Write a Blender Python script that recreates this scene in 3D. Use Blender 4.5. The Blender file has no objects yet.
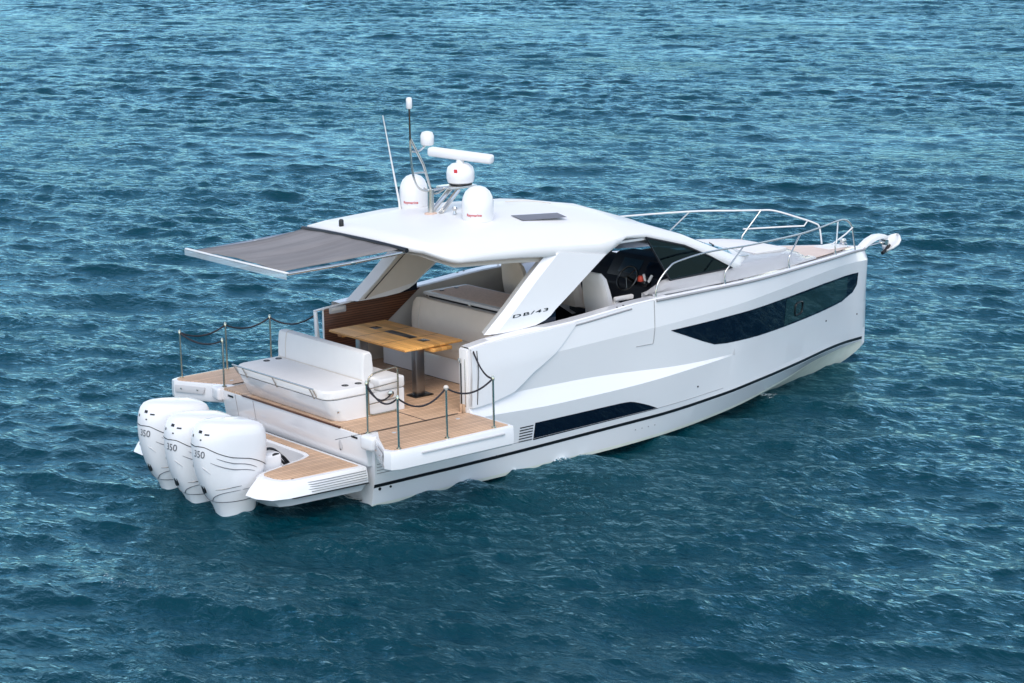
import bpy, bmesh, math, random
import numpy as np
from mathutils import Vector, Matrix, Euler
random.seed(7); rng = np.random.default_rng(11)
SC = bpy.context.scene
COL = SC.collection
R = math.radians

# ------------------------------------------------------------------ camera, sky, sun, exposure
BOAT_PITCH = -0.012                                  # the yacht rides slightly bow-up
BOAT_M = Matrix.Rotation(BOAT_PITCH, 4, 'Y')
def make_camera():
    f, cx, cy, cz, yaw, pi, ro = 2218.62, -16.0933, -24.7142, 8.4115, 0.893303, 0.219536, -0.018818
    d = Vector((math.cos(yaw)*math.cos(pi), math.sin(yaw)*math.cos(pi), -math.sin(pi)))
    r = d.cross(Vector((0, 0, 1))).normalized(); u = r.cross(d)
    c, s = math.cos(ro), math.sin(ro)
    r2 = r*c + u*s; u2 = u*c - r*s
    M = Matrix(((r2.x, u2.x, -d.x, cx), (r2.y, u2.y, -d.y, cy), (r2.z, u2.z, -d.z, cz), (0, 0, 0, 1)))
    cam = bpy.data.cameras.new('camera'); o = bpy.data.objects.new('camera', cam); COL.objects.link(o)
    cam.sensor_width = 36; cam.lens = f/1024*36; cam.clip_start = .5; cam.clip_end = 20000
    o.matrix_world = BOAT_M @ M
    SC.camera = o
    return o
CAM = make_camera()
SUN_EL, SUN_AZ = 54, 232                             # azimuth: direction the light comes from, degrees from +x to +y
w = bpy.data.worlds.new('World'); SC.world = w; w.use_nodes = True
nt = w.node_tree
bg = nt.nodes['Background']; bg.inputs['Strength'].default_value = 0.15
sky = nt.nodes.new('ShaderNodeTexSky'); sky.sky_type = 'NISHITA'; sky.sun_disc = False
sky.sun_elevation = R(SUN_EL); sky.sun_rotation = R(90-SUN_AZ)
sky.dust_density = .7; sky.air_density = 1.0; sky.ozone_density = 1.0
hs = nt.nodes.new('ShaderNodeHueSaturation'); hs.inputs['Saturation'].default_value = .72   # thin high cloud
nt.links.new(sky.outputs[0], hs.inputs['Color']); nt.links.new(hs.outputs[0], bg.inputs['Color'])
sl = bpy.data.lights.new('sun', 'SUN'); so = bpy.data.objects.new('sun', sl); COL.objects.link(so)
sl.energy = 1.15; sl.angle = R(45); sl.color = (1, .91, .80)
so.rotation_euler = Vector((math.cos(R(SUN_AZ))*math.cos(R(SUN_EL)), math.sin(R(SUN_AZ))*math.cos(R(SUN_EL)), math.sin(R(SUN_EL)))).to_track_quat('Z', 'Y').to_euler()
SC.view_settings.view_transform = 'Standard'; SC.view_settings.look = 'None'
SC.view_settings.exposure = 0.80; SC.view_settings.gamma = 1
SC.view_settings.use_curve_mapping = False

# ------------------------------------------------------------------ materials
def mat(name, col, rough=.4, metal=0, coat=0, var=.0, vscale=6, bump=0, bscale=40, spec=.5):
    m = bpy.data.materials.new(name); m.use_nodes = True
    n = m.node_tree.nodes; L = m.node_tree.links; p = n['Principled BSDF']
    p.inputs['Base Color'].default_value = (*col, 1); p.inputs['Roughness'].default_value = rough
    p.inputs['Metallic'].default_value = metal; p.inputs['Coat Weight'].default_value = coat
    p.inputs['Coat Roughness'].default_value = .06
    p.inputs['Specular IOR Level'].default_value = spec
    tc = n.new('ShaderNodeTexCoord')
    if var:
        t = n.new('ShaderNodeTexNoise'); t.inputs['Scale'].default_value = vscale; t.inputs['Detail'].default_value = 5
        L.new(tc.outputs['Object'], t.inputs['Vector'])
        mx = n.new('ShaderNodeMix'); mx.data_type = 'RGBA'
        mx.inputs['A'].default_value = (*[c*(1-var) for c in col], 1); mx.inputs['B'].default_value = (*[min(1, c*(1+var)) for c in col], 1)
        L.new(t.outputs['Fac'], mx.inputs['Factor']); L.new(mx.outputs['Result'], p.inputs['Base Color'])
    if bump:
        t = n.new('ShaderNodeTexNoise'); t.inputs['Scale'].default_value = bscale; t.inputs['Detail'].default_value = 4
        L.new(tc.outputs['Object'], t.inputs['Vector'])
        b = n.new('ShaderNodeBump'); b.inputs['Strength'].default_value = bump; b.inputs['Distance'].default_value = .01
        L.new(t.outputs['Fac'], b.inputs['Height']); L.new(b.outputs['Normal'], p.inputs['Normal'])
    return m
def plank_mat(name, col, caulk, pitch, axis, rough=.55, line=.08, var=.22, stretch=(1.2, 16, 16)):
    m = bpy.data.materials.new(name); m.use_nodes = True
    n = m.node_tree.nodes; L = m.node_tree.links; p = n['Principled BSDF']
    p.inputs['Roughness'].default_value = rough
    tc = n.new('ShaderNodeTexCoord'); sp = n.new('ShaderNodeSeparateXYZ'); L.new(tc.outputs['Object'], sp.inputs[0])
    dv = n.new('ShaderNodeMath'); dv.operation = 'DIVIDE'; L.new(sp.outputs['XYZ'.index(axis)], dv.inputs[0]); dv.inputs[1].default_value = pitch
    fr = n.new('ShaderNodeMath'); fr.operation = 'FRACT'; L.new(dv.outputs[0], fr.inputs[0])
    lt = n.new('ShaderNodeMath'); lt.operation = 'LESS_THAN'; L.new(fr.outputs[0], lt.inputs[0]); lt.inputs[1].default_value = line
    fl = n.new('ShaderNodeMath'); fl.operation = 'FLOOR'; L.new(dv.outputs[0], fl.inputs[0])
    wn = n.new('ShaderNodeTexWhiteNoise'); wn.noise_dimensions = '1D'; L.new(fl.outputs[0], wn.inputs['W'])
    mp = n.new('ShaderNodeMapping'); mp.inputs['Scale'].default_value = stretch; L.new(tc.outputs['Object'], mp.inputs[0])
    nz = n.new('ShaderNodeTexNoise'); nz.inputs['Scale'].default_value = 3; nz.inputs['Detail'].default_value = 6; L.new(mp.outputs[0], nz.inputs['Vector'])
    ad = n.new('ShaderNodeMath'); ad.operation = 'MULTIPLY_ADD'; L.new(wn.outputs['Value'], ad.inputs[0]); ad.inputs[1].default_value = .5
    L.new(nz.outputs['Fac'], ad.inputs[2])
    mr = n.new('ShaderNodeMapRange'); L.new(ad.outputs[0], mr.inputs['Value']); mr.inputs['From Min'].default_value = .3; mr.inputs['From Max'].default_value = 1.2
    wr = n.new('ShaderNodeTexNoise'); wr.inputs['Scale'].default_value = 2.3; wr.inputs['Detail'].default_value = 6; L.new(tc.outputs['Object'], wr.inputs['Vector'])
    wa = n.new('ShaderNodeMath'); wa.operation = 'MULTIPLY_ADD'; L.new(wr.outputs['Fac'], wa.inputs[0]); wa.inputs[1].default_value = 1.2; wa.inputs[2].default_value = -.6
    wb = n.new('ShaderNodeMath'); wb.operation = 'ADD'; wb.use_clamp = True; L.new(wa.outputs[0], wb.inputs[0]); L.new(mr.outputs[0], wb.inputs[1]); mr = wb
    a = n.new('ShaderNodeMix'); a.data_type = 'RGBA'; L.new(mr.outputs[0], a.inputs['Factor'])
    a.inputs['A'].default_value = (*[c*(1-var) for c in col], 1); a.inputs['B'].default_value = (*[min(1, c*(1+var)) for c in col], 1)
    b = n.new('ShaderNodeMix'); b.data_type = 'RGBA'; L.new(lt.outputs[0], b.inputs['Factor']); L.new(a.outputs['Result'], b.inputs['A'])
    b.inputs['B'].default_value = (*caulk, 1); L.new(b.outputs['Result'], p.inputs['Base Color'])
    return m
def glass_mat(name, tint, refl=1.45):
    m = bpy.data.materials.new(name); m.use_nodes = True
    n = m.node_tree.nodes; L = m.node_tree.links; n.remove(n['Principled BSDF'])
    tr = n.new('ShaderNodeBsdfTransparent'); tr.inputs[0].default_value = (*tint, 1)
    gl = n.new('ShaderNodeBsdfGlossy'); gl.inputs['Roughness'].default_value = .02; gl.inputs['Color'].default_value = (.5, .8, .95, 1)
    lw = n.new('ShaderNodeLayerWeight'); lw.inputs['Blend'].default_value = .5
    pw = n.new('ShaderNodeMath'); pw.operation = 'POWER'; pw.inputs[1].default_value = 5; L.new(lw.outputs['Facing'], pw.inputs[0])
    fr = n.new('ShaderNodeMath'); fr.operation = 'MULTIPLY_ADD'; fr.inputs[1].default_value = .85; fr.inputs[2].default_value = .018; L.new(pw.outputs[0], fr.inputs[0])
    mx = n.new('ShaderNodeMixShader'); L.new(fr.outputs[0], mx.inputs[0]); L.new(tr.outputs[0], mx.inputs[1]); L.new(gl.outputs[0], mx.inputs[2])
    L.new(mx.outputs[0], n['Material Output'].inputs[0])
    return m
WHITE = mat('white_gelcoat', (.78, .78, .79), .2, coat=.8, var=.03, vscale=1.3, bump=.02, bscale=1.1)
ROOFW = mat('white_deck_gelcoat', (.73, .73, .73), .42, coat=.1, var=.015, vscale=3, bump=.05, bscale=300)
ENGG = mat('grey_graphics', (.13, .135, .15), .35)
TLEG = mat('brushed_grey_metal', (.30, .31, .33), .32, metal=1)
ENGW = mat('white_engine_paint', (.77, .77, .785), .25, coat=.5, var=.01)
CREAM = mat('antifouling_cream', (.68, .70, .61), .6, var=.12, vscale=5)
BLACK = mat('black_trim', (.006, .007, .01), .35)
NAVY = mat('navy_dark_glass', (.002, .006, .016), .04, spec=.35)
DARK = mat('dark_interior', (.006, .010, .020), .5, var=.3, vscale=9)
GREYT = mat('grey_rubber_trim', (.30, .30, .31), .5, var=.06)
PANELG = mat('grey_panel', (.52, .52, .53), .45, var=.04)  # one grey shared by panels and fittings
BEIGE = mat('beige_upholstery', (.70, .61, .52), .7, var=.05, vscale=8, bump=.12, bscale=160)
CUSH = mat('ivory_upholstery', (.74, .725, .71), .65, var=.03, vscale=8, bump=.1, bscale=160)
LINER = mat('beige_cockpit_liner', (.62, .57, .51), .6, var=.05)
COUNTER = mat('speckled_counter', (.62, .45, .36), .75, var=.25, vscale=25)
STEEL = mat('polished_steel', (.62, .62, .60), .18, metal=1)
DSTEEL = mat('dark_steel', (.10, .105, .11), .2, metal=1)
CHROMEW = mat('white_powder_metal', (.75, .75, .75), .35)
CLOTH = plank_mat('grey_awning_cloth', (.205, .195, .195), (.14, .13, .132), .245, 'Y', rough=.9, line=.025, var=.16, stretch=(.35, 5, 1))  # seam lines, plus lengthwise streaks painting the light and shade of wrinkles
HATCHM = mat('smoked_hatch', (.11, .10, .11), .25, var=.1)
ROPE = mat('dark_rope', (.018, .016, .022), .8, var=.3, vscale=60)
RED = mat('red_lettering', (.55, .03, .04), .5)
REDO = mat('orange_red_plastic', (.75, .09, .05), .5)
BLUEG = mat('blue_grey_screen', (.012, .035, .06), .3, var=.2)
TEAK = plank_mat('pale_teak_deck', (.56, .37, .24), (.15, .085, .05), .062, 'Y', line=.13)
TABLEW = plank_mat('varnished_teak', (.78, .38, .105), (.36, .15, .04), .10, 'X', rough=.5, line=.03, var=.34, stretch=(16, 1.2, 16))
SLATW = plank_mat('dark_teak_slats', (.16, .062, .03), (.02, .008, .005), .036, 'Z', rough=.4, line=.22, var=.35)
BOWTEAK = plank_mat('bow_teak', (.68, .54, .46), (.48, .36, .29), .07, 'Y', line=.06, var=.1)
GLASS = glass_mat('tinted_glass', (.012, .045, .06))
FROST = mat('frosted_acrylic', (.78, .86, .90), .3); FROST.node_tree.nodes['Principled BSDF'].inputs['Alpha'].default_value = .28
TEAKST = mat('teak_tinted_steel', (.45, .40, .31), .2, metal=1)  # gold cast paints the reflected teak into plain steel
POLE = mat('stanchion_steel', (.50, .51, .44), .12, metal=1)  # green-gold cast paints sea and teak reflections into the steel
GLASSD = glass_mat('dark_tinted_glass', (.03, .06, .09), 1.5)
PLEX = glass_mat('clear_acrylic', (.75, .86, .90), 1.4)

# ------------------------------------------------------------------ mesh helpers
def link(name, me, m, parent, smooth=None):
    o = bpy.data.objects.new(name, me); COL.objects.link(o)
    if m: me.materials.append(m)
    if parent: o.parent = parent
    if smooth is not None:
        me.shade_smooth()
        me.set_sharp_from_angle(angle=R(smooth))
    return o
def pydata(verts, faces):
    me = bpy.data.meshes.new('m'); me.from_pydata([tuple(v) for v in verts], [], faces); me.update(); return me
def bm_obj(name, bm, m, parent, smooth=30):
    bmesh.ops.recalc_face_normals(bm, faces=bm.faces)
    me = bpy.data.meshes.new(name); bm.to_mesh(me); bm.free()
    return link(name, me, m, parent, smooth)
def add_grid(bm, rows, closed=False):
    V = [[bm.verts.new(p) for p in r] for r in rows]
    n = len(rows[0])
    for i in range(len(rows)-1):
        for j in range(n if closed else n-1):
            k = (j+1) % n
            try: bm.faces.new((V[i][j], V[i][k], V[i+1][k], V[i+1][j]))
            except ValueError: pass
    return V
def add_loft(bm, rings, cap=True):
    V = add_grid(bm, rings, True)
    if cap:
        for r in (V[0], V[-1]):
            try: bm.faces.new(r)
            except ValueError: pass
def add_tube(bm, pts, r, n=8, cap=True):
    pts = [Vector(p) for p in pts]; rings = []
    prev = None
    for i, p in enumerate(pts):
        a = pts[max(i-1, 0)]; b = pts[min(i+1, len(pts)-1)]
        d = (b-a).normalized()
        if prev is None:
            s = d.cross(Vector((0, 0, 1)))
            if s.length < .05: s = d.cross(Vector((1, 0, 0)))
        else: s = prev - d*prev.dot(d)
        s.normalize(); prev = s; u = d.cross(s)
        rr = r[i] if isinstance(r, (list, tuple)) else r
        rings.append([p + s*math.cos(2*math.pi*k/n)*rr + u*math.sin(2*math.pi*k/n)*rr for k in range(n)])
    add_loft(bm, rings, cap)
def add_box(bm, c, s, rz=0, bevel=0, seg=2, M=None):
    T = M if M else Matrix.Translation(c) @ Matrix.Rotation(rz, 4, 'Z')
    r = bmesh.ops.create_cube(bm, size=1, matrix=T @ Matrix.Diagonal((*s, 1)))
    if bevel:
        es = list({e for v in r['verts'] for e in v.link_edges})
        bmesh.ops.bevel(bm, geom=es, offset=bevel, segments=seg, profile=.5, affect='EDGES')
def add_lathe(bm, c, prof, n=24, axis=None):
    M = Matrix.Translation(c) @ (axis if axis else Matrix())
    add_loft(bm, [[M @ Vector((r*math.cos(2*math.pi*k/n), r*math.sin(2*math.pi*k/n), z)) for k in range(n)] for r, z in prof])
def add_prism(bm, pts, dvec, bevel=0, seg=2):
    a = [bm.verts.new(p) for p in pts]; b = [bm.verts.new(Vector(p)+Vector(dvec)) for p in pts]
    n = len(pts); fs = [bm.faces.new(a), bm.faces.new(b[::-1])]
    for i in range(n): fs.append(bm.faces.new((a[i], a[(i+1) % n], b[(i+1) % n], b[i])))
    if bevel:
        es = list({e for f in fs for e in f.edges})
        bmesh.ops.bevel(bm, geom=es, offset=bevel, segments=seg, profile=.5, affect='EDGES')
def box(name, c, s, m, parent, rz=0, bevel=.01, seg=2, M=None):
    bm = bmesh.new(); add_box(bm, c, s, rz, bevel, seg, M); return bm_obj(name, bm, m, parent, 35)
def tube(name, pts, r, m, parent, n=8):
    bm = bmesh.new(); add_tube(bm, pts, r, n); return bm_obj(name, bm, m, parent, 60)
def prism(name, pts, d, m, parent, bevel=.01, seg=2):
    bm = bmesh.new(); add_prism(bm, pts, d, bevel, seg); return bm_obj(name, bm, m, parent, 35)
def lathe(name, c, prof, m, parent, n=24, axis=None):
    bm = bmesh.new(); add_lathe(bm, c, prof, n, axis); return bm_obj(name, bm, m, parent, 40)
def smooth_path(pts, n=6):
    P = [Vector(p) for p in pts]; out = []
    for i in range(len(P)-1):
        p0 = P[max(i-1, 0)]; p1 = P[i]; p2 = P[i+1]; p3 = P[min(i+2, len(P)-1)]
        for k in range(n):
            t = k/n
            out.append(.5*((2*p1)+(p2-p0)*t+(2*p0-5*p1+4*p2-p3)*t*t+(3*p1-p0-3*p2+p3)*t**3))
    out.append(P[-1]); return out
def sag(a, b, s, n=14):
    a = Vector(a); b = Vector(b)
    return [a.lerp(b, i/n) - Vector((0, 0, s*4*(i/n)*(1-i/n))) for i in range(n+1)]
def tab(xs, ys):                                      # monotone cubic through the points
    xs = np.array(xs, float); ys = np.array(ys, float)
    h = np.diff(xs); d = np.diff(ys)/h; m = np.zeros(len(xs)); m[0], m[-1] = d[0], d[-1]
    for i in range(1, len(xs)-1):
        if d[i-1]*d[i] > 0:
            w1, w2 = 2*h[i]+h[i-1], h[i]+2*h[i-1]; m[i] = (w1+w2)/(w1/d[i-1]+w2/d[i])
    def f(x):
        x = min(max(x, xs[0]), xs[-1]); i = min(max(int(np.searchsorted(xs, x))-1, 0), len(h)-1)
        t = (x-xs[i])/h[i]
        return float(ys[i]*(1+2*t)*(1-t)**2 + h[i]*m[i]*t*(1-t)**2 + ys[i+1]*t*t*(3-2*t) + h[i]*m[i+1]*t*t*(t-1))
    return f
def ltab(xs, ys):
    return lambda x: float(np.interp(x, xs, ys))
def text_mesh(s, size=1.0, shear=0, spacing=1.0, bold=0):
    c = bpy.data.curves.new('t', 'FONT'); c.body = s; c.size = size; c.shear = shear; c.space_character = spacing; c.offset = bold
    c.align_x = 'CENTER'; c.align_y = 'CENTER'
    o = bpy.data.objects.new('t', c); COL.objects.link(o)
    dg = bpy.context.evaluated_depsgraph_get(); me = bpy.data.meshes.new_from_object(o.evaluated_get(dg))
    bpy.data.objects.remove(o); bpy.data.curves.remove(c); me.materials.clear()
    return me
def map_mesh(me, f):
    for v in me.vertices: v.co = f(v.co.x, v.co.y)
    me.update(); return me

# ------------------------------------------------------------------ the sea
def build_sea():
    cx, cy, cz = CAM.matrix_world.translation; yaw = .8933
    a = np.concatenate([np.linspace(-1.15, -.27, 150, endpoint=False), np.linspace(-.27, .27, 1000), np.linspace(.27, 1.15, 151)[1:]])
    r = np.concatenate([np.linspace(6, 20, 60, endpoint=False), np.linspace(20**.5, 200**.5, 1650)**2, 200*np.exp(np.linspace(0, math.log(40), 100))[1:]])
    A, Rr = np.meshgrid(a+yaw, r)
    dr = np.gradient(r)
    X = cx + Rr*np.cos(A); Y = cy + Rr*np.sin(A)
    Z = np.zeros_like(X); DX = np.zeros_like(X); DY = np.zeros_like(X)
    N = 160
    lam = np.exp(np.linspace(math.log(.15), math.log(6.5), N)) * np.exp(rng.normal(0, .03, N))
    main = R(205)                                     # waves run roughly towards the camera, from beyond the bow
    for i in range(N):
        l = lam[i]; k = 2*math.pi/l
        th = main + rng.normal(0, .62 if l < .8 else .42)
        s = .029 * (1 if l < 1.0 else (1.0/l)**.8) * (1.25 if l < .3 else 1)
        am = s/k
        fade = np.clip((l - 2*dr)/(2*dr), 0, 1)[:, None]
        ph = k*(X*math.cos(th)+Y*math.sin(th)) + rng.uniform(0, 6.283)
        if fade.max() <= 0: continue
        am = am*fade
        Z += am*np.cos(ph); sn = am*np.sin(ph)*1.05
        DX -= sn*math.cos(th); DY -= sn*math.sin(th)
    # gusts: patches of livelier and calmer water
    g = .95 + .22*np.sin(X*.11+1.3)*np.sin(Y*.085+.4) + .16*np.sin((X+Y)*.17+2) + .12*np.sin(X*.43-Y*.21)
    Z *= g
    co = np.stack([X+DX, Y+DY, Z], -1).astype(np.float32)
    nr, na = X.shape
    me = bpy.data.meshes.new('sea')
    me.vertices.add(nr*na); me.vertices.foreach_set('co', co.ravel())
    idx = np.arange(nr*na).reshape(nr, na)
    q = np.stack([idx[:-1, :-1], idx[1:, :-1], idx[1:, 1:], idx[:-1, 1:]], -1).reshape(-1, 4)
    nf = len(q)
    me.loops.add(nf*4); me.loops.foreach_set('vertex_index', q.ravel().astype(np.int32))
    me.polygons.add(nf); me.polygons.foreach_set('loop_start', np.arange(0, nf*4, 4, dtype=np.int32))
    me.polygons.foreach_set('use_smooth', np.ones(nf, bool))
    hb = np.interp(X, [-2.3, -.1, 5, 7, 9, 11.4], [1.2, 1.75, 1.75, 1.4, .75, 0])
    dist = np.hypot(np.maximum(np.maximum(-2.2-X, X-11.4), 0), np.maximum(np.abs(Y)-hb, 0))
    crest = np.clip(Z/(2.0*Z[:900].std()), -1, 1.6)
    st = lambda a, b, v: np.clip((v-a)/(b-a), 0, 1)
    foam_sparkle = np.where(X > .2, .86, .76)*np.exp(-dist/.4)*st(-.3, .9, crest) + .73*st(-.8, 1.2, crest)*np.exp(-((dist-2.2)/1.7)**2)*st(.5, -1.5, Y)*st(9, 3, X)
    fa = me.attributes.new('foam_sparkle', 'FLOAT', 'POINT'); fa.data.foreach_set('value', foam_sparkle.astype(np.float32).ravel())
    me.update(calc_edges=True); me.validate()
    m = bpy.data.materials.new('sea_water'); m.use_nodes = True
    n = m.node_tree.nodes; L = m.node_tree.links; p = n['Principled BSDF']
    p.inputs['Roughness'].default_value = .07; p.inputs['IOR'].default_value = 1.333; p.inputs['Specular Tint'].default_value = (.50, .93, .98, 1)
    tc = n.new('ShaderNodeTexCoord')
    big = n.new('ShaderNodeTexNoise'); big.inputs['Scale'].default_value = .12; big.inputs['Detail'].default_value = 4; L.new(tc.outputs['Object'], big.inputs['Vector'])
    cm = n.new('ShaderNodeMix'); cm.data_type = 'RGBA'; cm.inputs['A'].default_value = (.0001, .018, .028, 1); cm.inputs['B'].default_value = (.0003, .038, .053, 1)
    L.new(big.outputs['Fac'], cm.inputs['Factor'])
    # white flecks: foam where chop slaps the hull, painted sparkles further out
    at = n.new('ShaderNodeAttribute'); at.attribute_name = 'foam_sparkle'
    f1 = n.new('ShaderNodeTexNoise'); f1.inputs['Scale'].default_value = 24; f1.inputs['Detail'].default_value = 4; f1.inputs['Roughness'].default_value = .75; L.new(tc.outputs['Object'], f1.inputs['Vector'])
    ml = n.new('ShaderNodeMath'); ml.operation = 'MULTIPLY'; L.new(f1.outputs['Fac'], ml.inputs[0]); L.new(at.outputs['Fac'], ml.inputs[1])
    fr = n.new('ShaderNodeMapRange'); fr.inputs['From Min'].default_value = .425; fr.inputs['From Max'].default_value = .49; L.new(ml.outputs[0], fr.inputs['Value'])
    fm = n.new('ShaderNodeMix'); fm.data_type = 'RGBA'; L.new(fr.outputs[0], fm.inputs['Factor']); L.new(cm.outputs['Result'], fm.inputs['A']); fm.inputs['B'].default_value = (.75, .8, .82, 1)
    L.new(fm.outputs['Result'], p.inputs['Base Color'])
    mp = n.new('ShaderNodeMapping'); mp.inputs['Rotation'].default_value = (0, 0, R(25)); mp.inputs['Scale'].default_value = (1.25, .6, 1); L.new(tc.outputs['Object'], mp.inputs[0])
    b1 = n.new('ShaderNodeTexNoise'); b1.inputs['Scale'].default_value = 8; b1.inputs['Detail'].default_value = 5; b1.inputs['Roughness'].default_value = .55; b1.inputs['Distortion'].default_value = .4
    L.new(mp.outputs[0], b1.inputs['Vector'])
    bp = n.new('ShaderNodeBump'); bp.inputs['Strength'].default_value = .9; bp.inputs['Distance'].default_value = .085
    sr = n.new('ShaderNodeMapRange'); sr.inputs['From Min'].default_value = .35; sr.inputs['From Max'].default_value = .65; sr.inputs['To Min'].default_value = .35; sr.inputs['To Max'].default_value = 1.0
    L.new(big.outputs['Fac'], sr.inputs['Value']); L.new(sr.outputs[0], bp.inputs['Strength'])
    L.new(b1.outputs['Fac'], bp.inputs['Height']); L.new(bp.outputs['Normal'], p.inputs['Normal'])
    p.inputs['Specular IOR Level'].default_value = 0
    gl = n.new('ShaderNodeBsdfGlossy'); gl.inputs['Roughness'].default_value = .08; gl.inputs['Color'].default_value = (.47, .84, .98, 1); L.new(bp.outputs['Normal'], gl.inputs['Normal'])
    fz = n.new('ShaderNodeFresnel'); fz.inputs['IOR'].default_value = 1.36; L.new(bp.outputs['Normal'], fz.inputs['Normal'])
    mx = n.new('ShaderNodeMixShader'); L.new(fz.outputs[0], mx.inputs[0]); L.new(p.outputs[0], mx.inputs[1]); L.new(gl.outputs[0], mx.inputs[2])
    L.new(mx.outputs[0], n['Material Output'].inputs[0])
    o = link('water', me, m, None)
    o['kind'] = 'structure'; o['label'] = 'open blue green sea with short wind chop'
    return o
build_sea()

# ------------------------------------------------------------------ the yacht (x forward, y to port, z up; transom at x = 0)
Y = bpy.data.objects.new('motor_yacht', None); COL.objects.link(Y)
Y.rotation_euler = (0, BOAT_PITCH, 0)
Y['label'] = 'white open motor yacht with hardtop, teak decks and three white outboard engines on the sea'
Y['category'] = 'yacht'

S = tab([-.1, 1.6, 3, 4.9, 5.85, 6.8, 7.7, 8.7, 9.87, 10.77, 11.2, 11.36, 11.4], [1.80, 1.86, 1.89, 1.88, 1.82, 1.70, 1.475, 1.13, .70, .34, .19, .10, .045])
T = tab([1.5, 2, 3.3, 4.9, 5.85, 6.8, 7.7, 8.7, 9.87, 10.8, 11.4], [1.865, 1.925, 1.97, 2.07, 2.06, 2.035, 2.0, 1.95, 1.885, 1.83, 1.78])
K1z = tab([1.5, 3, 3.84, 5.75, 7.8, 9.5, 10.65, 11.4], [1.56, 1.61, 1.64, 1.70, 1.745, 1.72, 1.66, 1.60])
K2z = tab([-.1, 1.5, 2.4, 3.45, 5.85, 7.2, 11.4], [.96, 1.06, 1.145, 1.135, .995, .957, .90])
K3z = tab([-.1, 1.7, 3, 4, 5.85, 7.2, 11.4], [.90, .915, .88, .885, .935, .945, .88])
K4z = tab([-.1, 2.4, 5, 7.5, 9.5, 11.4], [.40, .425, .455, .47, .45, .42])
STz = tab([-.1, 2.1, 4.87, 7.5, 9.7, 11.4], [.25, .275, .33, .375, .345, .235])
STy = tab([-.1, 2, 4.87, 6.5, 7.5, 8.7, 9.9, 10.8, 11.25, 11.4], [1.76, 1.79, 1.79, 1.62, 1.38, 1.0, .55, .2, .06, .012])
CHz = tab([-.1, 5, 7, 8.5, 9.7, 11.4], [-.05, -.02, .03, .10, .17, .15])
CHy = tab([-.1, 4, 5.2, 6.7, 8.47, 9.7, 10.7, 11.2, 11.4], [1.70, 1.73, 1.66, 1.42, .92, .50, .17, .04, .008])
KEz = tab([-.1, 7, 9, 10.2, 11.0, 11.3, 11.4], [-.6, -.55, -.45, -.28, -.06, .07, .13])
def sm(a, b, x):
    t = min(1, max(0, (x-a)/(b-a))); return t*t*(3-2*t)
def levels(x):
    s = S(x); k1 = s + .024*(1-sm(9, 11.3, x))+.05*sm(10.2, 11.1, x)*(1-sm(11.2, 11.4, x))
    st = STy(x); zs, z1 = STz(x), K1z(x)
    li = lambda z: st + (k1-st)*(z-zs)/(z1-zs)
    f = 1-sm(4.5, 7.0, x)
    k3 = K3z(x); k2 = K2z(x); k4 = K4z(x)
    y3 = li(k3)*(1-f) + (s+.03)*f
    y2 = li(k2)*(1-f) + (s-.045)*f
    y4 = li(k4)*(1-f) + (st+.035)*f
    return [(0, KEz(x)), (CHy(x), CHz(x)), (st-.005, zs-.03), (st+.012*(1-sm(10, 11.4, x)), zs+.035), (y4, k4), (y3, k3), (y2, k2), (k1, z1), (s, T(x))]
def hy(x, z):
    L = levels(x)[1:]
    return float(np.interp(z, [p[1] for p in L], [p[0] for p in L]))
def side(x, z, sgn, off=.004): return (x, sgn*(hy(x, z)+off), z)

def warp(p):
    x, y, z = p
    return (x-.10*min(1, max(0, (z-1.55)/.25))*sm(10.7, 11.4, x), y, z)
XA = 1.56                                             # aft end of the high coaming
def build_hull():
    bm = bmesh.new()
    xs = sorted(set([0, .4, .8, 1.2, XA] + list(np.arange(1.9, 5.8, .3)) + list(np.arange(5.8, 7.5, .1)) + list(np.arange(7.6, 10.8, .2)) + list(np.arange(10.8, 11.41, .06)) + [11.4]))
    for sg in (-1, 1):
        for i in range(len(xs)-1):
            a, b = levels(xs[i]), levels(xs[i+1])
            if xs[i+1] <= XA + 1e-6:
                a, b = a[:7], b[:7]
                a[6] = (a[5][0], .958); b[6] = (b[5][0], .958)
            for k in range(len(a)-1):
                if sg > 0 and k >= 5 and xs[i] < 1.85: continue
                p = [(xs[i], sg*a[k][0], a[k][1]), (xs[i+1], sg*b[k][0], b[k][1]), (xs[i+1], sg*b[k+1][0], b[k+1][1]), (xs[i], sg*a[k+1][0], a[k+1][1])]
                bm.faces.new([bm.verts.new(warp(q)) for q in p])
    # stem cap and transom below the platform
    a = levels(11.4)
    for k in range(len(a)-1):
        bm.faces.new([bm.verts.new(warp((11.4, s*a[j][0], a[j][1]))) for s, j in ((-1, k), (1, k), (1, k+1), (-1, k+1))])
    a = levels(0)[:6]
    ring = [(0, -p[0], p[1]) for p in a] + [(0, -a[5][0], .958), (0, a[5][0], .958)] + [(0, p[0], p[1]) for p in a[::-1][:-1]]
    bm.faces.new([bm.verts.new(q) for q in ring])
    # aft end of the coaming, and the gunwale cap
    for sg in (-1, 1):
        l = levels(XA)
        pts = [(XA, sg*1.66, .95), (XA, sg*l[5][0], .95), (XA, sg*l[6][0], l[6][1]), (XA, sg*l[7][0], l[7][1]), (XA, sg*l[8][0], l[8][1]), (XA, sg*1.66, l[8][1])]
        if sg < 0: bm.faces.new([bm.verts.new(q) for q in pts])
        rows = []
        for x in list(np.arange(XA if sg < 0 else 1.9, 5.2, .3))+[5.2]:
            rows.append([(x, sg*(S(x)-.003), T(x)+.0015), (x, sg*(S(x)-.03), T(x)+.018), (x, sg*1.68, T(x)+.018), (x, sg*1.655, T(x))])
        add_grid(bm, rows)
    bmesh.ops.remove_doubles(bm, verts=bm.verts, dist=.0008)
    return bm_obj('hull', bm, WHITE, Y, 7)
hull = build_hull()
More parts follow.
